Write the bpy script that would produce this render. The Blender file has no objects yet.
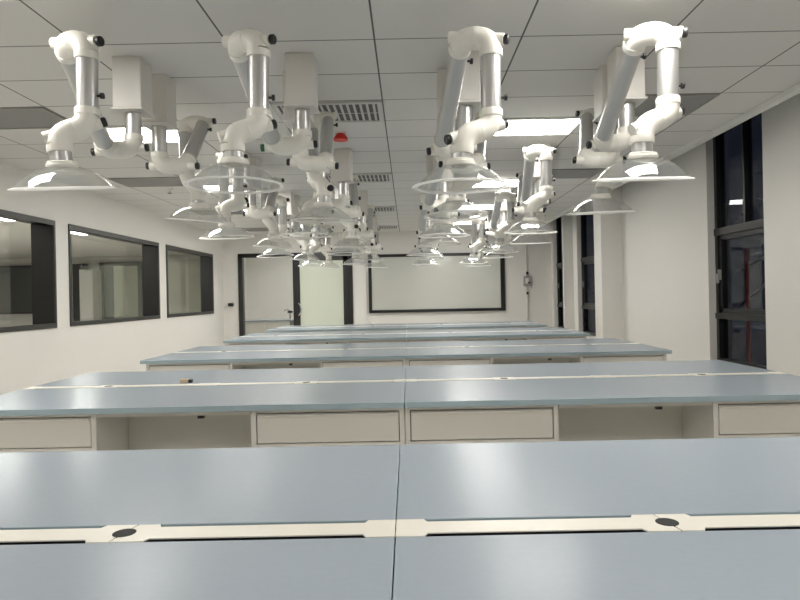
import bpy, bmesh, math
from mathutils import Vector, Matrix
C = bpy.context.scene.collection
SC = bpy.context.scene
PI = math.pi

# ------------------------------------------------------------------ materials
def mat(name, col, rough=.5, metal=0., spec=.5, coat=0.):
    m = bpy.data.materials.new(name); m.use_nodes = True
    b = m.node_tree.nodes['Principled BSDF']
    b.inputs['Base Color'].default_value = (*col, 1)
    b.inputs['Roughness'].default_value = rough
    b.inputs['Metallic'].default_value = metal
    b.inputs['Specular IOR Level'].default_value = spec
    b.inputs['Coat Weight'].default_value = coat
    return m

def noise_tint(m, scale, amount, bump=0., stretch=(1, 1, 1)):
    """gentle uneven tone (and grain) over a material's own colour"""
    nt = m.node_tree; N = nt.nodes; L = nt.links
    b = N['Principled BSDF']; col = tuple(b.inputs['Base Color'].default_value)
    tc = N.new('ShaderNodeTexCoord'); mp = N.new('ShaderNodeMapping'); nz = N.new('ShaderNodeTexNoise')
    mp.inputs['Scale'].default_value = stretch
    nz.inputs['Scale'].default_value = scale; nz.inputs['Detail'].default_value = 3
    mx = N.new('ShaderNodeMix'); mx.data_type = 'RGBA'
    mx.inputs['A'].default_value = tuple(c * (1 - amount) for c in col[:3]) + (1,)
    mx.inputs['B'].default_value = tuple(min(1, c * (1 + amount)) for c in col[:3]) + (1,)
    L.new(tc.outputs['Object'], mp.inputs['Vector']); L.new(mp.outputs['Vector'], nz.inputs['Vector'])
    L.new(nz.outputs['Fac'], mx.inputs['Factor']); L.new(mx.outputs['Result'], b.inputs['Base Color'])
    if bump:
        bp = N.new('ShaderNodeBump'); bp.inputs['Strength'].default_value = bump
        L.new(nz.outputs['Fac'], bp.inputs['Height']); L.new(bp.outputs['Normal'], b.inputs['Normal'])
    return m

def clear(name, tint, base, edge, rough, milk=0., milkcol=(.85, .86, .84)):
    """clear sheet: looks straight through, mirrors more at grazing angles"""
    m = bpy.data.materials.new(name); m.use_nodes = True
    nt = m.node_tree; N = nt.nodes; L = nt.links
    N.remove(N['Principled BSDF']); out = N['Material Output']
    tr = N.new('ShaderNodeBsdfTransparent'); tr.inputs[0].default_value = (*tint, 1)
    gl = N.new('ShaderNodeBsdfGlossy'); gl.inputs['Roughness'].default_value = rough
    lw = N.new('ShaderNodeLayerWeight'); lw.inputs[0].default_value = .35
    mr = N.new('ShaderNodeMapRange'); mr.inputs['To Min'].default_value = base; mr.inputs['To Max'].default_value = edge
    mx = N.new('ShaderNodeMixShader')
    L.new(lw.outputs['Fresnel'], mr.inputs['Value']); L.new(mr.outputs[0], mx.inputs[0])
    L.new(tr.outputs[0], mx.inputs[1]); L.new(gl.outputs[0], mx.inputs[2])
    res = mx
    if milk:
        df = N.new('ShaderNodeBsdfDiffuse'); df.inputs[0].default_value = (*milkcol, 1)
        tl = N.new('ShaderNodeBsdfTranslucent'); tl.inputs[0].default_value = (*milkcol, 1)
        dm = N.new('ShaderNodeMixShader'); dm.inputs[0].default_value = .5
        L.new(df.outputs[0], dm.inputs[1]); L.new(tl.outputs[0], dm.inputs[2])
        m2 = N.new('ShaderNodeMixShader'); m2.inputs[0].default_value = milk
        L.new(mx.outputs[0], m2.inputs[1]); L.new(dm.outputs[0], m2.inputs[2]); res = m2
    L.new(res.outputs[0], out.inputs[0])
    return m

def glow(name, col, s):
    m = bpy.data.materials.new(name); m.use_nodes = True
    nt = m.node_tree; N = nt.nodes
    N.remove(N['Principled BSDF'])
    e = N.new('ShaderNodeEmission'); e.inputs[0].default_value = (*col, 1); e.inputs[1].default_value = s
    nt.links.new(e.outputs[0], N['Material Output'].inputs[0])
    return m

PX, X0, PY, Y0 = .758, -.146, .49, 3.181       # ceiling tile pitch and one grid crossing

def ceiling_mat():
    m = mat('ceiling_tile', (.63, .615, .59), .75, spec=.2)
    nt = m.node_tree; N = nt.nodes; L = nt.links; b = N['Principled BSDF']
    tc = N.new('ShaderNodeTexCoord'); sp = N.new('ShaderNodeSeparateXYZ'); L.new(tc.outputs['Object'], sp.inputs[0])
    def line(out, off, pitch, half):
        a = N.new('ShaderNodeMath'); a.operation = 'SUBTRACT'; a.inputs[1].default_value = off - pitch / 2
        L.new(out, a.inputs[0])
        w = N.new('ShaderNodeMath'); w.operation = 'FLOORED_MODULO'; w.inputs[1].default_value = pitch
        L.new(a.outputs[0], w.inputs[0])
        s = N.new('ShaderNodeMath'); s.operation = 'SUBTRACT'; s.inputs[1].default_value = pitch / 2
        L.new(w.outputs[0], s.inputs[0])
        ab = N.new('ShaderNodeMath'); ab.operation = 'ABSOLUTE'; L.new(s.outputs[0], ab.inputs[0])
        lt = N.new('ShaderNodeMath'); lt.operation = 'LESS_THAN'; lt.inputs[1].default_value = half
        L.new(ab.outputs[0], lt.inputs[0]); return lt.outputs[0]
    l1 = line(sp.outputs['X'], X0, PX, .0048); l2 = line(sp.outputs['Y'], Y0, PY, .0050)
    nz = N.new('ShaderNodeTexNoise'); nz.inputs['Scale'].default_value = .9
    L.new(tc.outputs['Object'], nz.inputs['Vector'])
    t = N.new('ShaderNodeMix'); t.data_type = 'RGBA'
    t.inputs['A'].default_value = (.69, .675, .65, 1); t.inputs['B'].default_value = (.74, .725, .70, 1)
    L.new(nz.outputs['Fac'], t.inputs['Factor'])
    m1 = N.new('ShaderNodeMix'); m1.data_type = 'RGBA'; L.new(l2, m1.inputs['Factor'])
    L.new(t.outputs['Result'], m1.inputs['A']); m1.inputs['B'].default_value = (.2, .2, .2, 1)
    m2 = N.new('ShaderNodeMix'); m2.data_type = 'RGBA'; L.new(l1, m2.inputs['Factor'])
    L.new(m1.outputs['Result'], m2.inputs['A']); m2.inputs['B'].default_value = (.13, .13, .13, 1)
    L.new(m2.outputs['Result'], b.inputs['Base Color'])
    return m

def floor_mat():
    m = mat('floor_tile', (.5, .49, .46), .35)
    nt = m.node_tree; N = nt.nodes; L = nt.links
    tc = N.new('ShaderNodeTexCoord'); br = N.new('ShaderNodeTexBrick')
    br.offset = 0; br.inputs['Color1'].default_value = (.70, .69, .65, 1); br.inputs['Color2'].default_value = (.66, .65, .61, 1)
    br.inputs['Mortar'].default_value = (.3, .3, .28, 1); br.inputs['Scale'].default_value = 1
    br.inputs['Mortar Size'].default_value = .004; br.inputs['Brick Width'].default_value = .6; br.inputs['Row Height'].default_value = .6
    L.new(tc.outputs['Object'], br.inputs['Vector']); L.new(br.outputs['Color'], N['Principled BSDF'].inputs['Base Color'])
    return m

M = {
 'wall': noise_tint(mat('wall_paint', (.79, .772, .738), .7, spec=.25), 1.2, .02),
 'ceiling': ceiling_mat(), 'floor': floor_mat(),
 'trim': mat('cornice_white', (.78, .765, .73), .6),
 'dark': noise_tint(mat('dark_aluminium', (.011, .011, .012), .35), 30, .2),
 'frame_edge': mat('dark_grey_frame', (.035, .034, .033), .4),
 'top': noise_tint(mat('blue_grey_worktop', (.345, .388, .435), .24, spec=.07), 60, .03),
 'edge': mat('teal_edge_lightened', (.36, .46, .51), .3),  # teal, coloured lighter because the side faces catch little light
 'cab': noise_tint(mat('cream_steel_cabinet', (.77, .74, .69), .45), 3, .015),
 'cab_in': mat('beige_panel', (.68, .66, .60), .55),
 'shadow_gap': mat('dark_recess', (.02, .02, .02), .8),
 'cover': noise_tint(mat('cream_cover_plate', (.80, .76, .68), .4), 4, .02),
 'black': mat('black_plastic', (.016, .016, .018), .4),
 'white': noise_tint(mat('white_polypropylene', (.84, .815, .75), .32), 5, .02),
 'box': noise_tint(mat('white_duct_cover', (.72, .69, .65), .5), 5, .015),
 'alu': noise_tint(mat('brushed_aluminium', (.56, .555, .545), .36, metal=.75), 8, .06, stretch=(25, 25, 1)),
 'dome': clear('clear_dome', (.985, .985, .98), .008, .26, .03, milk=.025),
 'rim': clear('milky_rim', (.97, .97, .96), .03, .4, .12, milk=.8, milkcol=(.95, .94, .92)),
 'glass': clear('window_glass', (.95, .96, .955), .012, .16, .01),
 'night_glass': clear('dark_window_glass', (.85, .86, .88), .008, .13, .01),
 'lamp': glow('ceiling_light', (1, .975, .92), 15.),
 'lamp_corridor': glow('corridor_light', (1, .975, .91), 44.),
 'lamp_back': glow('back_room_light', (1, .97, .93), 7.),
 'grille': mat('grille_white', (.62, .61, .58), .5),
 'grille_dark': mat('grille_dark', (.12, .12, .115), .7),
 'mesh_grey': noise_tint(mat('perforated_grey', (.27, .265, .255), .6), 160, .4),
 'red': mat('red_plastic', (.62, .03, .02), .4),
 'board': noise_tint(mat('gloss_board', (.60, .61, .565), .08, spec=.6), .8, .03),
 'frost': noise_tint(mat('frosted_pane', (.63, .67, .57), .2, spec=.5), 1.1, .05),
 'chrome': mat('chrome', (.85, .85, .85), .15, metal=1),
 'grey': mat('grey_plastic', (.35, .34, .32), .5),
 'tan': mat('tan_plastic', (.55, .42, .28), .5),
 'scaffold': mat('galvanised_pipe', (.30, .30, .31), .4, metal=.5),
 'black_board': mat('dark_panel', (.05, .055, .05), .3),
 'column_dark': mat('dark_column', (.03, .03, .032), .4),
 'corridor_grey': mat('corridor_grey', (.25, .26, .24), .3),
 'corridor_pale': mat('corridor_pale', (.62, .64, .55), .4),
 'green': mat('green_plastic', (.02, .12, .06), .4),
}
g = M['mesh_grey']

# ------------------------------------------------------------------ mesh helpers
def obj(name, bm, m, parent=None, smooth=False, bevel=0.):
    me = bpy.data.meshes.new(name); bmesh.ops.recalc_face_normals(bm, faces=bm.faces[:])
    bm.to_mesh(me); bm.free()
    o = bpy.data.objects.new(name, me); C.objects.link(o); me.materials.append(m)
    if smooth:
        for p in me.polygons: p.use_smooth = True
        if smooth == 'angle': me.set_sharp_from_angle(angle=math.radians(38))
    if parent: o.parent = parent
    if bevel:
        b = o.modifiers.new('bevel', 'BEVEL'); b.width = bevel; b.segments = 2; b.limit_method = 'ANGLE'
    return o

def box(bm, x0, x1, y0, y1, z0, z1, mtx=None):
    vs = [Vector((x, y, z)) for z in (z0, z1) for y in (y0, y1) for x in (x0, x1)]
    if mtx: vs = [mtx @ v for v in vs]
    v = [bm.verts.new(p) for p in vs]
    for f in ((0, 2, 3, 1), (4, 5, 7, 6), (0, 1, 5, 4), (2, 6, 7, 3), (0, 4, 6, 2), (1, 3, 7, 5)):
        bm.faces.new([v[i] for i in f])
def bx(*a):
    bm = bmesh.new(); box(bm, *a); return bm

def sweep(bm, pts, radii, n=20, cap=True):
    pts = [Vector(p) for p in pts]
    t0 = (pts[1] - pts[0]).normalized()
    up = Vector((0, 0, 1)) if abs(t0.z) < .9 else Vector((1, 0, 0))
    nrm = (up - t0 * up.dot(t0)).normalized(); rings = []
    for i, p in enumerate(pts):
        a = pts[max(i - 1, 0)]; b = pts[min(i + 1, len(pts) - 1)]
        if (b - a).length < 1e-6: t = t0
        else: t = (b - a).normalized()
        nrm = (nrm - t * nrm.dot(t)).normalized(); bn = t.cross(nrm); t0 = t
        rings.append([bm.verts.new(p + (nrm * math.cos(2 * PI * k / n) + bn * math.sin(2 * PI * k / n)) * radii[i]) for k in range(n)])
    for r0, r1 in zip(rings, rings[1:]):
        for k in range(n): bm.faces.new((r0[k], r0[(k + 1) % n], r1[(k + 1) % n], r1[k]))
    if cap: bm.faces.new(rings[0][::-1]); bm.faces.new(rings[-1])

def rod(bm, a, b, r, n=20, r2=None):
    sweep(bm, [a, b], [r, r if r2 is None else r2], n)

def lathe(bm, prof, n=48, mtx=None, closed=False):
    rings = []
    for r, z in prof:
        ring = []
        for k in range(n):
            p = Vector((r * math.cos(2 * PI * k / n), r * math.sin(2 * PI * k / n), z))
            ring.append(bm.verts.new(mtx @ p if mtx else p))
        rings.append(ring)
    seq = list(zip(rings, rings[1:]))
    if closed: seq.append((rings[-1], rings[0]))
    for r0, r1 in seq:
        for k in range(n): bm.faces.new((r0[k], r0[(k + 1) % n], r1[(k + 1) % n], r1[k]))

def tag(o, label, cat, group=None, kind=None):
    if label: o['label'] = label
    if cat: o['category'] = cat
    if group: o['group'] = group
    if kind: o['kind'] = kind
    return o
def thing(name, label, cat, loc=(0, 0, 0), group=None, rz=0):
    o = bpy.data.objects.new(name, None); C.objects.link(o); o.empty_display_size = .1
    o.location = loc; o.rotation_euler = (0, 0, rz)
    return tag(o, label, cat, group)
def struct(name, bm, m, parent=None, label=None, cat=None, bevel=0.):
    o = obj(name, bm, m, parent, bevel=bevel)
    if not parent: o['kind'] = 'structure'
    if label: o['label'] = label
    if cat: o['category'] = cat
    return o
def dup(src, loc, label, rz=0, group=None):
    r = src.copy(); C.objects.link(r); r.location = loc; r.rotation_euler = (0, 0, rz); r['label'] = label
    if group: r['group'] = group
    for ch in list(src.children):
        c = ch.copy(); C.objects.link(c); c.parent = r
        for gg in list(ch.children):
            d = gg.copy(); C.objects.link(d); d.parent = c
    return r

# ------------------------------------------------------------------ the room
E = 1.265                        # eye height
CZ = 2.585                       # suspended ceiling
XL, XR, YB, YN = -3.78, 2.95, 12.69, -3.2
XE = 2.592                       # ceiling edge on the window side
TOPZ = 3.05

struct('floor', bx(-12, 3.2, YN - .1, 16.6, -.1, 0), M['floor'], label='pale tiled floor under the benches', cat='floor')
bm = bmesh.new(); box(bm, XL - .25, XE, YN - .1, YB, CZ, CZ + .05)
struct('ceiling', bm, M['ceiling'], label='grey white suspended tile ceiling', cat='ceiling')
bm = bmesh.new(); box(bm, XL - .25, 3.3, YN - .1, YB + .12, TOPZ, TOPZ + .1)
struct('trim_2', bm, M['wall'], label='plaster slab above the curtain trough', cat='slab')
bm = bmesh.new(); box(bm, XE - .045, XE + .012, YN, YB, CZ - .035, CZ + .10)
struct('trim_1', bm, M['trim'], label='pale cornice strip along the ceiling edge by the windows', cat='cornice')

# left wall with three window openings
WZ0, WZ1 = 1.01, 2.137
LW = [(4.17, 6.64), (6.93, 9.41), (9.72, 12.02)]
bm = bmesh.new(); xa, xb = XL - .235, XL
box(bm, xa, xb, YN, YB, 0, WZ0); box(bm, xa, xb, YN, YB, WZ1, CZ)
ys = [YN] + [y for w in LW for y in w] + [YB]
for a, b in zip(ys[0::2], ys[1::2]): box(bm, xa, xb, a, b, WZ0, WZ1)
struct('wall_left', bm, M['wall'], label='white wall with three dark framed inner windows', cat='wall')
for i, (a, b) in enumerate(LW):
    w = thing('window_%d' % (i + 1), ['nearest dark framed inner window on the left wall', 'middle dark framed inner window on the left wall', 'farthest dark framed inner window on the left wall'][i], 'window', (XL, (a + b) / 2, WZ0)); w['kind'] = 'structure'
    h = (b - a) / 2; H = WZ1 - WZ0; t = .022
    bm = bmesh.new()
    for (p, q, r, s) in ((-h, h, 0, t), (-h, h, H - t, H), (-h, -h + t, t, H - t), (h - t, h, t, H - t)): box(bm, -.232, -.004, p, q, r, s)
    obj('liner', bm, M['dark'], w)
    bm = bmesh.new(); u = .042
    for (p, q, r, s) in ((-h - .01, h + .01, -.01, u), (-h - .01, h + .01, H - u, H + .01), (-h - .01, -h + u - .01, u, H - u), (h - u + .022, h + .01, u, H - u)): box(bm, -.004, .014, p, q, r, s)
    obj('frame', bm, M['frame_edge'], w)
    obj('pane', bx(-.226, -.220, -h + t, h - t, t, H - t), M['glass'], w)

# far wall with the double door
DX0, DX1, DZ = -3.46, -1.125, 2.195
bm = bmesh.new(); box(bm, XL - .235, DX0, YB, YB + .12, 0, TOPZ); box(bm, DX1, 3.2, YB, YB + .12, 0, TOPZ); box(bm, DX0, DX1, YB, YB + .12, DZ, TOPZ)
struct('wall_far', bm, M['wall'], label='white far wall with whiteboard and double door', cat='wall')
struct('trim_3', bx(-.885, -.845, YB - .025, YB, .0, CZ), M['trim'], label='thin white pipe cover between door and whiteboard', cat='trim')
# near wall behind the camera
struct('wall_near', bx(XL - .235, 3.3, YN - .12, YN, 0, TOPZ), M['wall'], label='plain wall behind the viewer', cat='wall')
# right wall with three tall windows
RW = [(5.12, 6.08), (9.3, 10.76), (11.3, 12.52)]
RZ0, RZ1 = .55, TOPZ
bm = bmesh.new(); xa, xb = XR, XR + .16
box(bm, xa, xb, YN, YB, 0, RZ0)
ys = [YN] + [y for w in RW for y in w] + [YB]
for a, b in zip(ys[0::2], ys[1::2]): box(bm, xa, xb, a, b, RZ0, RZ1)
struct('wall_right', bm, M['wall'], label='white window side wall with tall dark windows', cat='wall')
struct('trim_4', bx(2.66, XR, 8.49, 8.82, 0, TOPZ), M['wall'], label='square white column beside the middle dark window', cat='column')
struct('trim_5', bx(2.773, XR, 11.02, 11.08, 0, TOPZ), M['wall'], label='slim white pilaster before the farthest dark window', cat='pilaster')
for i, (a, b) in enumerate(RW):
    w = thing('window_%d' % (i + 4), ['nearest tall dark window on the right wall', 'middle tall dark window on the right wall, behind the column', 'farthest tall dark window on the right wall, in the corner'][i], 'window', (XR, (a + b) / 2, 0)); w['kind'] = 'structure'
    h = (b - a) / 2
    bm = bmesh.new()
    for (p, q) in ((-h, -h + .05), (h - .05, h)): box(bm, .07, .155, p, q, RZ0, RZ1 - .001)
    box(bm, .07, .155, -h, h, RZ0, RZ0 + .05); box(bm, .07, .155, -h, h, RZ1 - .06, RZ1 - .001)
    obj('frame', bm, M['dark'], w)
    obj('transom', bx(.06, .155, -h, h, 1.79, 1.86), M['dark'], w)
    obj('transom', bx(.06, .155, -h, h, .985, 1.04), M['dark'], w)
    obj('mullion', bx(.075, .15, -.06, -.035, 1.86, RZ1 - .06), M['dark'], w)
    bm = bmesh.new()
    for (p, q, r, s) in ((-h + .05, h - .05, 1.04, 1.085), (-h + .05, h - .05, 1.745, 1.79), (-h + .05, -h + .095, 1.04, 1.79), (h - .095, h - .05, 1.04, 1.79)): box(bm, .085, .135, p, q, r, s)
    sf = obj('sash', bm, M['dark'], w)
    bm = bmesh.new(); box(bm, .06, .085, h - .085, h - .06, 1.36, 1.46); box(bm, .045, .062, h - .085, h - .06, 1.33, 1.42)
    obj('handle', bm, M['grey'], sf)
    for r, s in ((RZ0 + .05, .985), (1.04, 1.79), (1.86, RZ1 - .06)):
        obj('pane', bx(.108, .114, -h + .05, h - .05, r, s), M['night_glass'], w)

# things beyond the near right window
sc = thing('scaffold', 'red pole with grey diagonal braces outside the nearest dark window', 'scaffold', (3.45, 6.3, 0))
bm = bmesh.new(); rod(bm, (0, 0, 0), (0, 0, 1.68), .022, 12); obj('pole', bm, M['red'], sc, True)
for dy, z0, z1 in ((.02, 1.02, 1.36), (-.1, 1.46, 1.62)):
    bm = bmesh.new(); rod(bm, (.03, .34 + dy, z0), (.03, -.4 + dy, z1), .016, 10); obj('brace', bm, M['scaffold'], sc, True)
bm = bmesh.new(); rod(bm, (.03, .42, 0), (.03, .42, 2.2), .018, 10); obj('upright', bm, M['scaffold'], sc, True)

# ------------------------------------------------------------------ the rooms beyond the glass
CX = -12.
bm = bmesh.new(); box(bm, CX, XL - .24, 16.3, 16.4, 0, 2.6); box(bm, CX - .1, CX, 1.5, 16.4, 0, 2.6); box(bm, CX, XL - .24, 1.4, 1.5, 0, 2.6)
struct('wall_corridor', bm, M['wall'], label='pale wall of the room beyond the inner windows', cat='wall')
bm = bmesh.new(); box(bm, CX - .1, XL - .24, 1.4, 16.4, 2.45, 2.5)
struct('ceiling_corridor', bm, M['trim'], label='plain ceiling of the room beyond the inner windows', cat='ceiling')
for i, y in enumerate((8.35, 10.3, 5.6)):
    for k, x in enumerate((-5.45, -10.6)):  # second column is added, out of view, to brighten this room
        l = thing('strip_light', 'white strip light beyond the %s inner window' % ['nearest', 'middle', 'far side of the nearest', 'farthest'][i] if k == 0 else 'deep white strip light added to brighten the room beyond the windows', 'ceiling light', (x, y, 2.45), 'strip lights in the room beyond the windows')
        obj('housing', bx(-.14, .14, -.33, .33, -.02, 0), M['trim'], l)
        obj('diffuser', bx(-.12, .12, -.31, .31, -.028, -.0205), M['lamp_corridor'], l)
c = thing('dark_column', 'black column seen through the middle inner window', 'column', (-8.5, 16.1, 0))
obj('shaft', bx(-.13, .13, -.13, .13, .06, 2.26), M['column_dark'], c); obj('plinth', bx(-.15, .15, -.15, .15, 0, .06), M['grey'], c)
c = thing('door_2', 'glazed door seen through the middle inner window', 'door', (-7.5, 16.24, 0)); c['kind'] = 'structure'
bm = bmesh.new(); box(bm, -.52, .52, -.05, .05, 2.2, 2.3); box(bm, -.55, -.45, -.05, .05, 0, 2.3); box(bm, .45, .55, -.05, .05, 0, 2.3)
obj('frame', bm, M['corridor_grey'], c); obj('pane', bx(-.45, -.2, -.02, .02, 0, 2.2), M['corridor_grey'], c)
obj('door_leaf', bx(-.2, .45, -.01, .05, 0, 2.2), M['corridor_pale'], c)
c = thing('tall_cabinet', 'pale tall cabinet beside the black column beyond the windows', 'cabinet', (-8.17, 15.95, 0))
obj('body', bx(-.17, .17, -.2, .25, 0, 2.1), M['trim'], c); obj('door', bx(-.15, .15, -.215, -.201, .08, 2.06), M['wall'], c)
c = thing('wall_screen', 'large dark panel seen through the nearest inner window', 'screen', (-10.2, 16.2, 1.0))
obj('panel', bx(-1.3, 1.3, -.05, .06, .04, 1.21), M['black_board'], c)
bm = bmesh.new()
for a in ((-1.36, 1.36, -.07, .08, 0, .04), (-1.36, 1.36, -.07, .08, 1.21, 1.26), (-1.36, -1.3, -.07, .08, .04, 1.21), (1.3, 1.36, -.07, .08, .04, 1.21)): box(bm, *a)
obj('frame', bm, M['dark'], c)
c = thing('wall_panel', 'pale framed panel seen through the farthest inner window', 'panel', (-5.75, 16.25, .4))
obj('panel', bx(-.52, .45, -.03, .04, .03, 1.85), M['corridor_pale'], c)
bm = bmesh.new()
for a in ((-.6, .56, -.05, .05, 1.85, 1.93), (.45, .56, -.05, .05, 0, 1.85), (-.6, -.52, -.05, .05, 0, 1.85), (-.52, .45, -.05, .05, 0, .03)): box(bm, *a)
obj('frame', bm, M['grille'], c)
c = thing('wall_socket', 'small dark socket on the wall beyond the farthest inner window', 'socket', (-4.92, 16.28, 1.13))
obj('plate', bx(-.07, .07, -.02, .02, -.045, .045), M['grey'], c); obj('face', bx(-.055, .055, -.026, -.02, -.03, .03), M['black'], c)

# back room behind the double door
bm = bmesh.new(); box(bm, -4.0, .4, 15.0, 15.1, 0, 2.5); box(bm, .3, .4, YB + .12, 15.0, 0, 2.5); box(bm, -4.0, -3.9, YB + .12, 15.0, 0, 2.5)
struct('wall_back_room', bm, M['wall'], label='white wall of the room behind the double door', cat='wall')
struct('ceiling_back_room', bx(-4.0, .4, YB + .12, 15.1, 2.5, 2.55), M['trim'], label='ceiling of the room behind the double door', cat='ceiling')
l = thing('panel_light', 'ceiling light in the room behind the double door', 'ceiling light', (-2.2, 13.6, 2.5))
obj('frame', bx(-.62, .62, -.32, .32, -.02, 0), M['trim'], l); obj('diffuser', bx(-.6, .6, -.3, .3, -.026, -.0205), M['lamp_back'], l)

d = thing('door_1', 'dark framed double glass door in the far wall', 'door', (0, YB, 0)); d['kind'] = 'structure'
bm = bmesh.new(); f0, f1 = -.03, .10
box(bm, DX0, DX0 + .09, f0, f1, 0, DZ); box(bm, DX1 - .10, DX1, f0, f1, 0, DZ); box(bm, DX0, DX1, f0, f1, DZ - .08, DZ)
box(bm, -2.345, -2.26, f0, f1, 0, DZ - .08)
obj('frame', bm, M['dark'], d)
obj('pane', bx(DX0 + .09, -2.345, .03, .036, 0.02, DZ - .08), M['glass'], d)
lf = thing('door_leaf', None, None); lf.parent = d; lf['label'] = 'right leaf with pale frosted pane'
bpy.data.objects.remove(lf)
bm = bmesh.new()
x0, x1 = -2.26, DX1 - .10
box(bm, x0, x0 + .06, -.05, -.01, .02, DZ - .08); box(bm, x1 - .09, x1, -.05, -.01, .02, DZ - .08); box(bm, x0, x1, -.05, -.01, DZ - .17, DZ - .08); box(bm, x0, x1, -.05, -.01, .02, .12)
lf = obj('door_leaf', bm, M['dark'], d)
obj('pane', bx(x0 + .06, x1 - .09, -.034, -.026, .12, DZ - .17), M['frost'], lf)
bm = bmesh.new(); hx = x0 + .035
sweep(bm, [(hx, -.05, 1.17), (hx, -.10, 1.16), (hx + .05, -.11, 1.10), (hx + .05, -.11, .98), (hx, -.10, .92), (hx, -.05, .91)], [.012] * 6, 10)
obj('handle', bm, M['chrome'], lf, True)

sb = thing('side_bench', 'blue topped side bench seen through the left door pane', 'bench', (-2.95, 13.75, 0))
obj('worktop', bx(-.72, .62, -.35, .35, .775, .8), M['top'], sb)
obj('cabinet', bx(-.70, .38, -.31, .33, 0, .773), M['cab'], sb)
for k in range(2): obj('door', bx(-.66 + .53 * k, -.17 + .53 * k, -.325, -.312, .1, .74), M['cab'], sb)
obj('end_panel', bx(.56, .6, -.31, .33, 0, .773), M['cab'], sb)
obj('knee_panel', bx(.381, .559, .1, .12, .3, .773), M['cab_in'], sb)
fc = thing('bench_tap', 'small black tap on the side bench behind the door', 'tap', (-2.63, 13.8, .8))
bm = bmesh.new(); rod(bm, (0, 0, 0), (0, 0, .14), .015, 12); sweep(bm, [(0, 0, .14), (0, 0, .2), (-.06, -.03, .22), (-.12, -.06, .19)], [.012] * 4, 10)
obj('spout', bm, M['grey'], fc, True); obj('handle', bx(-.055, .055, -.02, .02, .14, .19), M['black'], fc, bevel=.005)

# whiteboard, control box, switch
wb = thing('whiteboard', 'long pale board in a dark frame on the far wall', 'whiteboard', (0, YB, .93))
bx0, bx1, bh = -.80, 1.985, 1.195
bm = bmesh.new()
box(bm, bx0, bx1, -.05, -.001, 0, .06); box(bm, bx0, bx1, -.05, -.001, bh - .06, bh); box(bm, bx0, bx0 + .065, -.05, -.001, .06, bh - .06); box(bm, bx1 - .09, bx1, -.05, -.001, .06, bh - .06)
obj('frame', bm, M['dark'], wb, bevel=.004)
obj('board', bx(bx0 + .065, bx1 - .09, -.03, -.0015, .06, bh - .06), M['board'], wb)

cb = thing('control_box', 'small grey control box with conduit on the far wall', 'control box', (2.44, YB, 1.42))
obj('housing', bx(-.075, .075, -.07, -.001, 0, .2), M['grey'], cb, bevel=.006)
bm = bmesh.new(); box(bm, -.045, .02, -.076, -.0705, .05, .16); obj('face_plate', bm, M['trim'], cb)
bm = bmesh.new(); rod(bm, (.03, -.07, .07), (.03, -.085, .07), .022, 14); obj('knob', bm, M['black'], cb, True)
for za, zb in ((.2, .9), (-1.42, 0)):
    bm = bmesh.new(); rod(bm, (0, -.02, za), (0, -.02, zb), .012, 10); obj('conduit', bm, M['grille'], cb, True)
for z in (.24, -.17):
    bm = bmesh.new(); rod(bm, (0, -.04, z), (0, -.04, z + .05), .022, 12); obj('conduit_clip', bm, M['black'], cb, True)
sw = thing('wall_switch', 'small dark switch box with cable left of the door', 'switch', (-3.62, YB, 1.125))
obj('case', bx(-.055, .055, -.05, -.001, 0, .065), M['black'], sw, bevel=.004)
bm = bmesh.new(); sweep(bm, [(-.05, -.02, .03), (-.1, -.02, .01), (-.14, -.02, -.02)], [.008] * 3, 8); obj('cable', bm, M['grille'], sw, True)

# ------------------------------------------------------------------ ceiling fittings
def tile(ci, ri):                 # a tile's rectangle from its column and row
    x0 = X0 + ci * PX; y0 = Y0 + ri * PY
    return x0, x0 + PX, y0, y0 + PY
rowname = {-7: 'behind the viewer', -2: 'nearest and almost overhead', 3: 'second from the front', 8: 'third from the front', 12: 'fourth from the front', 16: 'farthest'}
pl = None
for ci, side in ((-3, 'left'), (1, 'right')):
    for ri in (-7, -2, 3, 8, 12, 16):  # the last row is added to brighten the far wall
        x0, x1, y0, y1 = tile(ci, ri)
        loc = ((x0 + x1) / 2, (y0 + y1) / 2, CZ); lab = 'bright white ceiling light panel in the %s row, %s' % (side, rowname[ri])
        if pl is None:
            pl = thing('light_panel', lab, 'ceiling light', loc, 'ceiling light panels'); hx, hy = PX / 2 - .006, PY / 2 - .006
            bm = bmesh.new()
            box(bm, -hx, hx, -hy, -hy + .02, -.012, 0); box(bm, -hx, hx, hy - .02, hy, -.012, 0); box(bm, -hx, -hx + .02, -hy + .02, hy - .02, -.012, 0); box(bm, hx - .02, hx, -hy + .02, hy - .02, -.012, 0)
            obj('frame', bm, M['trim'], pl)
            obj('diffuser', bx(-hx + .02, hx - .02, -hy + .02, hy - .02, -.010, -.001), M['lamp'], pl)
        else: dup(pl, loc, lab)
vn = {2: 'nearest', 7: 'second', 12: 'third', 17: 'farthest'}
vg = None
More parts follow.
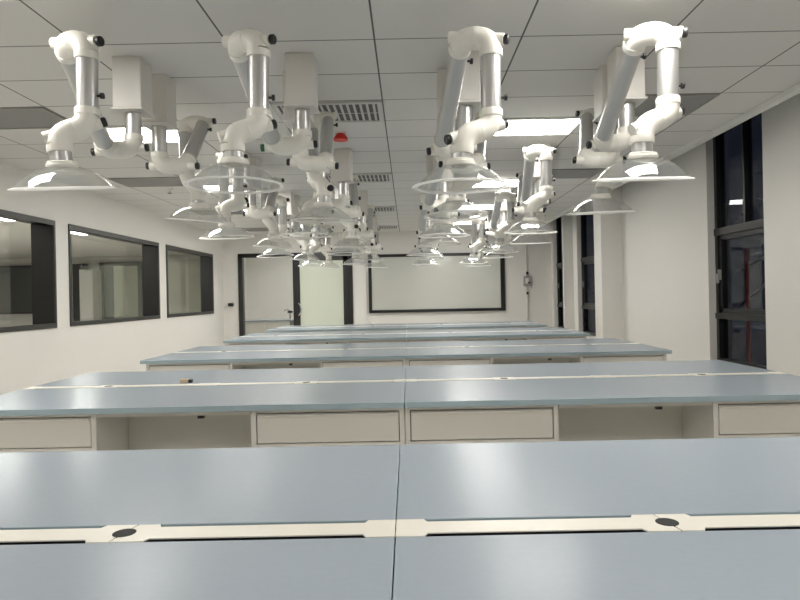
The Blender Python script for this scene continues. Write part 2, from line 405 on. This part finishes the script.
for ri in (2, 7, 12, 17):         # slatted return grilles down the middle
    x0, x1, y0, y1 = tile(-1, ri); loc = ((x0 + x1) / 2, (y0 + y1) / 2, CZ)
    lab = '%s slatted white air grille down the middle of the ceiling' % vn[ri]
    if vg is None:
        vg = thing('air_grille', lab, 'air vent', loc, 'slatted air grilles'); hx, hy = PX / 2 - .008, PY / 2 - .008
        obj('backing', bx(-hx + .03, hx - .03, -hy + .03, hy - .03, -.005, -.001), M['grille_dark'], vg)
        bm = bmesh.new()
        for a in ((-hx, hx, -hy, -hy + .03), (-hx, hx, hy - .03, hy), (-hx, -hx + .03, -hy + .03, hy - .03), (hx - .03, hx, -hy + .03, hy - .03)): box(bm, *a, -.016, 0)
        obj('frame', bm, M['grille'], vg)
        for k in range(15):
            x = -hx + .055 + k * (2 * hx - .11) / 14
            bm = bmesh.new(); box(bm, -.009, .009, -hy + .03, hy - .03, -.002, .002, Matrix.Translation((x, 0, -.0095)) @ Matrix.Rotation(.35, 4, 'Y'))
            obj('slat', bm, M['grille'], vg)
        obj('cross_bar', bx(-hx + .03, hx - .03, -.004, .004, -.0155, -.0135), M['grille'], vg)
    else: dup(vg, loc, lab)
vp = None
for ci, side in ((-4, 'left'), (2, 'right')):
    for ri in (2, 7, 12, 17):
        x0, x1, y0, y1 = tile(ci, ri); loc = ((x0 + x1) / 2, (y0 + y1) / 2, CZ)
        lab = '%s dark perforated air panel along the %s of the ceiling' % (vn[ri], side)
        if vp is None:
            vp = thing('perforated_vent', lab, 'air vent', loc, 'dark perforated air panels'); hx, hy = PX / 2 - .006, PY / 2 - .006
            obj('panel', bx(-hx + .012, hx - .012, -hy + .012, hy - .012, -.008, -.001), M['mesh_grey'], vp)
            bm = bmesh.new()
            for a in ((-hx, hx, -hy, -hy + .012), (-hx, hx, hy - .012, hy), (-hx, -hx + .012, -hy + .012, hy - .012), (hx - .012, hx, -hy + .012, hy - .012)): box(bm, *a, -.012, 0)
            obj('frame', bm, M['grey'], vp)
        else: dup(vp, loc, lab)
for x, y, w in ((-.515, 4.98, 'nearer'), (-.56, 9.75, 'farther')):
    t = thing('fire_sprinkler', '%s small red cap hanging from the middle of the ceiling' % w, 'sprinkler', (x, y, CZ), 'red sprinklers')
    bm = bmesh.new(); lathe(bm, [(.0, -.005), (.03, -.005), (.058, -.045), (.058, -.06), (.0, -.06)], 20); obj('cap', bm, M['red'], t, 'angle')
    bm = bmesh.new(); rod(bm, (0, 0, -.006), (0, 0, 0), .035, 16); obj('collar', bm, M['trim'], t, 'angle')
t = thing('sprinkler', 'small bare sprinkler head on the left of the ceiling', 'sprinkler', (-2.78, 7.3, CZ))
bm = bmesh.new(); lathe(bm, [(0, 0), (.04, 0), (.03, -.015), (.012, -.02), (.012, -.05), (0, -.05)], 16); obj('body', bm, M['grille'], t, 'angle')
bm = bmesh.new(); rod(bm, (0, 0, -.062), (0, 0, -.0505), .024, 14); obj('deflector', bm, M['grey'], t, 'angle')

# ------------------------------------------------------------------ benches
BC = [1.245, 3.42, 5.555, 7.74, 9.875]
BN = ['nearest bench', 'second bench', 'third bench', 'fourth bench', 'farthest bench']
JX, HL, HD = -.025, 2.085, .70        # joint, half length, half depth
TZ = .80; SG = .046                     # top height, half width of the cable gap

def slab(sx, sy):                       # a quarter worktop, origin at bench centre on the floor
    bm = bmesh.new(); a, b = sorted((sx * .0011, sx * HL)); c, d_ = sorted((sy * SG, sy * HD))
    box(bm, a, b, c, d_, TZ - .027, TZ); return bm
def drawer_unit(first_label, loc):
    t = thing('drawer_cabinet', first_label, 'cabinet', loc, 'drawer cabinets under the benches'); w = .3425; g_ = .003
    w -= g_ / 2
    bm = bmesh.new()
    box(bm, -w, w, -.641, .68, .09, .715); box(bm, -w, w, -.641, -.06, .7152, .772); box(bm, -w, w, .06, .68, .7152, .772); box(bm, -w + .02, w - .02, -.60, .65, 0, .09)
    obj('carcass', bm, M['cab'], t)
    bm = bmesh.new()
    box(bm, -w, -w + .022, -.665, -.6415, .09, .772); box(bm, w - .022, w, -.665, -.6415, .09, .772)
    box(bm, -w + .022, w - .022, -.665, -.6415, .757, .772); box(bm, -w + .022, w - .022, -.665, -.6415, .09, .105); box(bm, -w + .022, w - .022, -.665, -.6415, .606, .618)
    obj('face_frame', bm, M['cab'], t)
    obj('recess', bx(-w + .022, w - .022, -.647, -.6412, .105, .757), M['shadow_gap'], t)
    dr = obj('drawer', bx(-w + .026, w - .026, -.663, -.6475, .622, .752), M['cab'], t, bevel=.002)
    obj('pull_lip', bx(-w + .03, w - .03, -.673, -.6635, .738, .747), M['cab'], dr, bevel=.002)
    for s in (-1, 1):
        a, b = sorted((s * .002, s * (w - .026)))
        do = obj('door', bx(a, b, -.663, -.6475, .109, .602), M['cab'], t, bevel=.002)
        bm = bmesh.new(); rod(bm, (s * .035, -.685, .46), (s * .035, -.685, .56), .006, 10); rod(bm, (s * .035, -.685, .47), (s * .035, -.664, .47), .004, 8); rod(bm, (s * .035, -.685, .55), (s * .035, -.664, .55), .004, 8)
        obj('handle', bm, M['chrome'], do, True)
    return t
def knee_unit(first_label, loc):
    t = thing('knee_panel', first_label, 'panel', loc, 'open knee bays under the benches'); w = .3405
    obj('back_panel', bx(-w, w, -.36, -.34, .12, .772), M['cab_in'], t)
    obj('front_rail', bx(-w, w, -.665, -.647, .752, .772), M['cab'], t)
    obj('latch', bx(.10, .125, -.646, -.62, .735, .772), M['black'], t)
    return t

def plate(x0, x1, blocks):
    """cover plate outline between x0 and x1; full width over the blocks, narrow between"""
    N_, W_ = .030, SG - .001
    xs = [(x0, None)]
    segs = []                                     # (xa, xb, halfwidth)
    cur = x0
    for (a, b) in blocks:
        if a > cur + 1e-6: segs.append((cur, a, N_))
        segs.append((max(a, x0), min(b, x1), W_)); cur = min(b, x1)
    if cur < x1 - 1e-6: segs.append((cur, x1, N_))
    top, bot = [], []
    for a, b, h in segs:
        sl = .010
        top += [(a, h), (b, h)]; bot += [(a, -h), (b, -h)]
    for lst in (top, bot):                        # sloping shoulders
        for i in range(1, len(lst) - 1, 2):
            if abs(lst[i][1]) > abs(lst[i + 1][1]): lst[i] = (lst[i][0] - .005, lst[i][1]); lst[i + 1] = (lst[i + 1][0] + .002, lst[i + 1][1])
            else: lst[i] = (lst[i][0] - .002, lst[i][1]); lst[i + 1] = (lst[i + 1][0] + .005, lst[i + 1][1])
    bm = bmesh.new()
    rows = [[bm.verts.new((x, y, z)) for (x, y) in pts] for z in (TZ - .002, TZ + .0006) for pts in (top, bot)]
    n = len(top)
    for i in range(n - 1):
        t0, b0, t1, b1 = rows[0], rows[1], rows[2], rows[3]
        bm.faces.new((t1[i], t1[i + 1], b1[i + 1], b1[i])); bm.faces.new((t0[i], b0[i], b0[i + 1], t0[i + 1]))
        bm.faces.new((t0[i], t0[i + 1], t1[i + 1], t1[i])); bm.faces.new((b0[i], b1[i], b1[i + 1], b0[i + 1]))
    for i in (0, n - 1): bm.faces.new((rows[0][i], rows[2][i], rows[3][i], rows[1][i]))
    # slant the seam ends at the grommets
    for r in rows:
        for v in r:
            if abs(abs(v.co.x) - .545) < .006 or abs(abs(v.co.x) - 1.635) < .006:
                v.co.x += .22 * v.co.y * (1 if v.co.x < 0 else -1)
    return bm
G1, G2 = .545, 1.635; S_ = .0015
PL = [(0, G1 - S_, [(0, .062), (G1 - .06, G1)]), (G1 + S_, G2 - S_, [(G1, G1 + .06), (1.09 - .06, 1.09 + .06), (G2 - .06, G2)]), (G2 + S_, HL, [(G2, G2 + .06), (HL - .06, HL)])]
plate_name = ['middle', 'centre', 'end']
proto = {}
for bi, (cy, bn) in enumerate(zip(BC, BN)):
    jx = JX - (.009 if bi == 0 else 0)      # the nearest bench stands a touch further left
    loc = (jx, cy, 0)
    for sx, nx in ((-1, 'left'), (1, 'right')):
        for sy, ny in ((-1, 'front'), (1, 'back')):
            lab = 'glossy blue grey worktop, %s %s quarter of the %s' % (ny, nx, bn)
            k = ('slab', sx, sy)
            if k not in proto:
                o = obj('worktop', slab(sx, sy), M['top'], bevel=.002); o.data.materials.append(M['edge']); o.location = loc; proto[k] = o
                for p in o.data.polygons:
                    if abs(p.normal.z) < .5: p.material_index = 1
                tag(o, lab, 'worktop', 'blue grey worktops')
            else: dup(proto[k], loc, lab)
        for pi, (a, b, bl) in enumerate(PL):
            k = ('plate', sx, pi)
            lab = 'cream cable cover plate, %s piece on the %s half of the %s' % (['inner', 'middle', 'outer'][pi], nx, bn)
            if k not in proto:
                if sx > 0: bm = plate(a + .0008, b, bl)
                else: bm = plate(-b, -a - .0008, [(-q, -p) for p, q in reversed(bl)])
                o = obj('cable_cover', bm, M['cover']); o.location = loc; proto[k] = o
                tag(o, lab, 'cable cover', 'cream cable cover plates')
                xa, xb = sorted((sx * (a + .016), sx * (b - .016)))
                bm = bmesh.new(); box(bm, xa, xb, -SG + .002, SG - .002, TZ - .075, TZ - .070); box(bm, xa, xb, -SG + .002, -SG + .004, TZ - .07, TZ - .0275); box(bm, xa, xb, SG - .004, SG - .002, TZ - .07, TZ - .0275)
                obj('trough', bm, M['shadow_gap'], o)
                if pi < 2:
                    gx = sx * (G1 if pi == 0 else G2); sgn = 1 if gx < 0 else -1
                    bm = bmesh.new(); rod(bm, (gx, 0, TZ - .004), (gx, 0, TZ + .0012), .0225, 24); gm = obj('cable_hole', bm, M['shadow_gap'], o, 'angle')
            else: dup(proto[k], loc, lab)
        # cabinets: drawer, open bay, drawer
        for ui, (ux, kind) in enumerate(((.3425, 'd'), (1.0275, 'k'), (1.7125, 'd'))):
            l2 = (jx + sx * ux, cy, 0)
            if kind == 'd':
                lab = 'cream drawer cabinet, %s one on the %s half of the %s' % ('inner' if ui == 0 else 'outer', nx, bn)
                if 'd' not in proto: proto['d'] = drawer_unit(lab, l2)
                else: dup(proto['d'], l2, lab)
            else:
                lab = 'beige panel closing the open knee bay, %s half of the %s' % (nx, bn)
                if 'k' not in proto: proto['k'] = knee_unit(lab, l2)
                else: dup(proto['k'], l2, lab)
pg = thing('plug', 'small tan and black plug lying on the second bench', 'plug', (-1.26, 3.50, TZ))
obj('body', bx(-.035, .012, -.014, .014, 0, .022), M['tan'], pg, bevel=.004)
obj('cap', bx(.0125, .034, -.012, .012, 0, .020), M['black'], pg, bevel=.004)

# ------------------------------------------------------------------ extraction arms
R = .0432
def elbow(P, t, a, half, knob, parent, second=False):
    """elbow at P: socket toward t, swivel face along a (length half)"""
    bm = bmesh.new(); rb = min(.058, half * .92); L1 = .077
    s = P + t * rb; e = P + a * rb
    pts = [P + t * L1, P + t * (L1 - .006), P + t * (L1 - .03), P + t * (L1 - .032)]; rad = [R + .0055, R + .0075, R + .0075, R + .0045]
    for k in range(0, 11):
        q = k / 10; pts.append(s * (1 - q) ** 2 + P * 2 * q * (1 - q) + e * q ** 2); rad.append(R + .0045)
    if half > rb + .004:
        pts.append(P + a * (half - .012)); rad.append(R + .0045)
    pts += [P + a * (half - .004), P + a * half]; rad += [R + .006, R + .005]
    clean = [(pts[0], rad[0])]
    for p, r in zip(pts[1:], rad[1:]):
        if (p - clean[-1][0]).length > 5e-4: clean.append((p, r))
    sweep(bm, [c[0] for c in clean], [c[1] for c in clean], 24)
    rod(bm, P - a * .057, P + a * .02, .0255, 18)              # boss carrying the swivel bolt
    o = obj('elbow', bm, M['white'], parent, 'angle')
    if knob:
        bm = bmesh.new(); b0 = P - a * .0572
        sweep(bm, [b0, b0 - a * .004, b0 - a * .018, b0 - a * .022], [.017, .021, .021, .016], 14)
        obj('knob', bm, M['green'] if knob == 'green' else M['black'], o, 'angle')
    return o
def make_arm(name, label, mount, P, down, flags):
    """mount = ceiling point; P = six joint points; down = rim centre, all in metres in the room"""
    mx, my = mount
    t = thing(name, label, 'fume extraction arm', (mx, my, CZ), 'hinged fume extraction arms')
    O = Vector((mx, my, CZ)); P = [Vector(p) - O for p in P]; rim = Vector(down) - O
    bw, bh = .078, .275
    bm = bmesh.new(); box(bm, -bw, bw, -bw, bw, -bh, 0); obj('ceiling_box', bm, M['box'], t, bevel=.006)
    bm = bmesh.new(); box(bm, -bw - .008, bw + .008, -bw - .008, bw + .008, -bh - .012, -bh - .0005); obj('box_flange', bm, M['box'], t, bevel=.003)
    axn = [(P[1] - P[0]), (P[3] - P[2]), (P[5] - P[4])]
    ln = [min(max(v.length, .118), .150) for v in axn]
    # keep each swivel pair compact about its middle
    for i in range(3):
        if i == 0:
            P[0] = Vector((0, 0, P[0].z)); v = axn[0].normalized(); P[1] = P[0] + v * ln[0]
        else:
            mid = (P[2 * i] + P[2 * i + 1]) / 2; v = axn[i].normalized(); P[2 * i] = mid - v * ln[i] / 2; P[2 * i + 1] = mid + v * ln[i] / 2
    up = Vector((0, 0, 1)); hd = (rim - P[5]).normalized()
    d1 = (P[2] - P[1]).normalized(); d2 = (P[4] - P[3]).normalized()
    bm = bmesh.new(); rod(bm, (0, 0, -bh - .01), P[0] + up * .07, R, 24); obj('drop_pipe', bm, M['alu'], t, 'angle')
    for i, (j, tt) in enumerate(((0, up), (1, d1), (2, -d1), (3, d2), (4, -d2), (5, hd))):
        pair = j // 2; a = (P[2 * pair + 1] - P[2 * pair]).normalized()
        if j % 2: a = -a
        elbow(P[j], tt, a, ln[pair] / 2 - .0004, flags[j], t)
    for p, q, d_, nm in ((P[1], P[2], d1, 'lower_tube'), (P[3], P[4], d2, 'upper_tube')):
        bm = bmesh.new(); rod(bm, p + d_ * .07, q - d_ * .07, R, 28); tu = obj('arm_tube', bm, M['alu'], t, 'angle')
        bm = bmesh.new(); m_ = q - d_ * .13; sd = Vector((1, 0, 0)) - d_ * d_.x; sd.normalize()
        sweep(bm, [m_ + sd * (R - .002), m_ + sd * (R + .012), m_ + sd * (R + .014), m_ + sd * (R + .026)], [.006, .006, .013, .013], 12); obj('screw_knob', bm, M['black'], tu, 'angle')
    # hood
    H = (rim - P[5]).length; hp = .092
    zax = -hd
    tilt = down_tilt[name_key]
    bm = bmesh.new(); rod(bm, P[5] + hd * .07, P[5] + hd * (H - hp - .02), R, 24); obj('hood_pipe', bm, M['alu'], t, 'angle')
    n = Matrix.Rotation(tilt[0], 3, 'X') @ Matrix.Rotation(tilt[1], 3, 'Y') @ Vector((0, 0, 1))
    q = Vector((0, 0, 1)).rotation_difference(n).to_matrix().to_4x4()
    mt = Matrix.Translation(rim) @ q
    bm = bmesh.new(); lathe(bm, [(.040, .088), (.058, .088), (.061, .091), (.061, .103), (.057, .105), (.056, .114), (.050, .116), (.040, .116)], 32, mt, True)
    obj('hood_collar', bm, M['white'], t, 'angle')
    prof = [(.050, .089), (.081, .085), (.112, .073), (.142, .053), (.167, .030), (.182, .012), (.188, .004)]
    inner = [(r - .0025, z - .0022) for r, z in prof]
    bm = bmesh.new(); lathe(bm, prof + inner[::-1], 56, mt, True); dm = obj('hood_dome', bm, M['dome'], t, 'angle')
    bm = bmesh.new(); lathe(bm, [(.1855, .0085), (.190, .006), (.204, .004), (.206, .001), (.204, -.002), (.188, -.002), (.1855, .000)], 56, mt, True)
    obj('rim', bm, M['rim'], dm, 'angle')
    return t

ARMS = {
'A1': [(-1.491, 3.41, 2.104), (-1.625, 3.38, 2.088), (-1.465, 2.68, 2.388), (-1.345, 2.64, 2.374), (-1.357, 2.64, 2.012), (-1.446, 2.6, 1.974), (-1.429, 2.6, 1.742)],
'A2': [(-0.561, 3.41, 2.107), (-0.716, 3.39, 2.094), (-0.733, 2.72, 2.397), (-0.622, 2.68, 2.384), (-0.634, 2.68, 2.004), (-0.731, 2.64, 1.97), (-0.727, 2.64, 1.748)],
'A3': [(0.335, 3.41, 2.078), (0.197, 3.4, 2.062), (0.257, 2.7, 2.384), (0.377, 2.66, 2.361), (0.371, 2.66, 1.979), (0.242, 2.62, 1.937), (0.233, 2.62, 1.721)],
'A4': [(1.221, 3.41, 2.088), (1.075, 3.4, 2.077), (1.031, 2.72, 2.392), (1.146, 2.68, 2.378), (1.139, 2.68, 2.021), (1.011, 2.64, 1.969), (1.006, 2.64, 1.739)],
'B1': [(-1.457, 3.68, 2.066), (-1.306, 3.69, 2.065), (-1.356, 4.2, 2.470), (-1.488, 4.2, 2.460), (-1.444, 4.1, 2.061), (-1.345, 4.03, 1.98), (-1.34, 4.0, 1.775)],
'B2': [(-0.625, 3.68, 2.067), (-0.472, 3.69, 2.054), (-0.528, 4.22, 2.490), (-0.63, 4.24, 2.475), (-0.60, 4.08, 2.03), (-0.521, 3.99, 1.985), (-0.531, 3.95, 1.755)],
'B3': [(0.277, 3.68, 2.037), (0.426, 3.69, 2.03), (0.524, 4.22, 2.46), (0.399, 4.22, 2.45), (0.433, 4.0, 2.001), (0.32, 3.92, 1.972), (0.312, 3.9, 1.762)],
'B4': [(1.227, 3.68, 2.048), (1.078, 3.7, 2.055), (1.254, 4.25, 2.484), (1.387, 4.25, 2.470), (1.346, 3.93, 2.015), (1.203, 3.78, 1.952), (1.174, 3.75, 1.742)]}
down_tilt = {'A1': (.17, .0), 'A2': (.0, .0), 'A3': (.02, .0), 'A4': (.16, .0), 'B1': (.10, .09), 'B2': (.05, .03), 'B3': (-.03, -.02), 'B4': (.10, -.02)}
FLAGS = {'A1': (1, 1, 0, 1, 1, 0), 'A2': (1, 'green', 0, 1, 1, 0), 'A3': (0, 1, 0, 1, 1, 1), 'A4': (1, 1, 0, 1, 1, 0),
         'B1': (1, 1, 1, 1, 0, 0), 'B2': (1, 1, 0, 1, 1, 1), 'B3': (1, 1, 0, 1, 1, 0), 'B4': (1, 1, 1, 0, 1, 0)}
colname = {'1': 'leftmost column', '2': 'second column from the left', '3': 'third column from the left', '4': 'rightmost column'}
rown = ['first row', 'second row', 'third row', 'farthest row']
TW = {1: .06, 2: -.05, 3: .04}
for key, P in ARMS.items():
    name_key = key
    mount = (P[0][0], P[0][1])
    what = 'reaching forward' if key[0] == 'A' else 'folded back'
    lab = lambda r: 'white arm with clear dome hood %s, %s, %s' % (what, rown[r], colname[key[1]])
    a = make_arm('extraction_arm', lab(0), mount, P[:6], P[6], FLAGS[key])
    for r in (1, 2, 3):
        dup(a, (mount[0], mount[1] + 2.163 * r, CZ), lab(r), TW[r] * (1 if key in ('A1', 'A3', 'B2', 'B4') else -1))

# ------------------------------------------------------------------ world, camera, output
w = bpy.data.worlds.new('night'); SC.world = w; w.use_nodes = True
w.node_tree.nodes['Background'].inputs[0].default_value = (.010, .012, .02, 1); w.node_tree.nodes['Background'].inputs[1].default_value = .5

cam = bpy.data.cameras.new('camera'); co = bpy.data.objects.new('camera', cam); C.objects.link(co)
cam.sensor_width = 36; cam.lens = 620 / 800 * 36; cam.clip_start = .05
cam.shift_x = -8 / 800; cam.shift_y = -4 / 800
co.matrix_world = Matrix.Translation((0, 0, E)) @ Matrix.Rotation(PI / 2, 4, 'X') @ Matrix.Rotation(-.02, 4, 'Z')
SC.camera = co
SC.view_settings.view_transform = 'Standard'; SC.view_settings.look = 'None'; SC.view_settings.gamma = 1; SC.view_settings.use_curve_mapping = False
SC.view_settings.exposure = .80
SC.cycles.transparent_max_bounces = 40; SC.cycles.max_bounces = 10; SC.cycles.diffuse_bounces = 6
SC.cycles.caustics_reflective = False; SC.cycles.caustics_refractive = False
SC.cycles.sample_clamp_indirect = 6
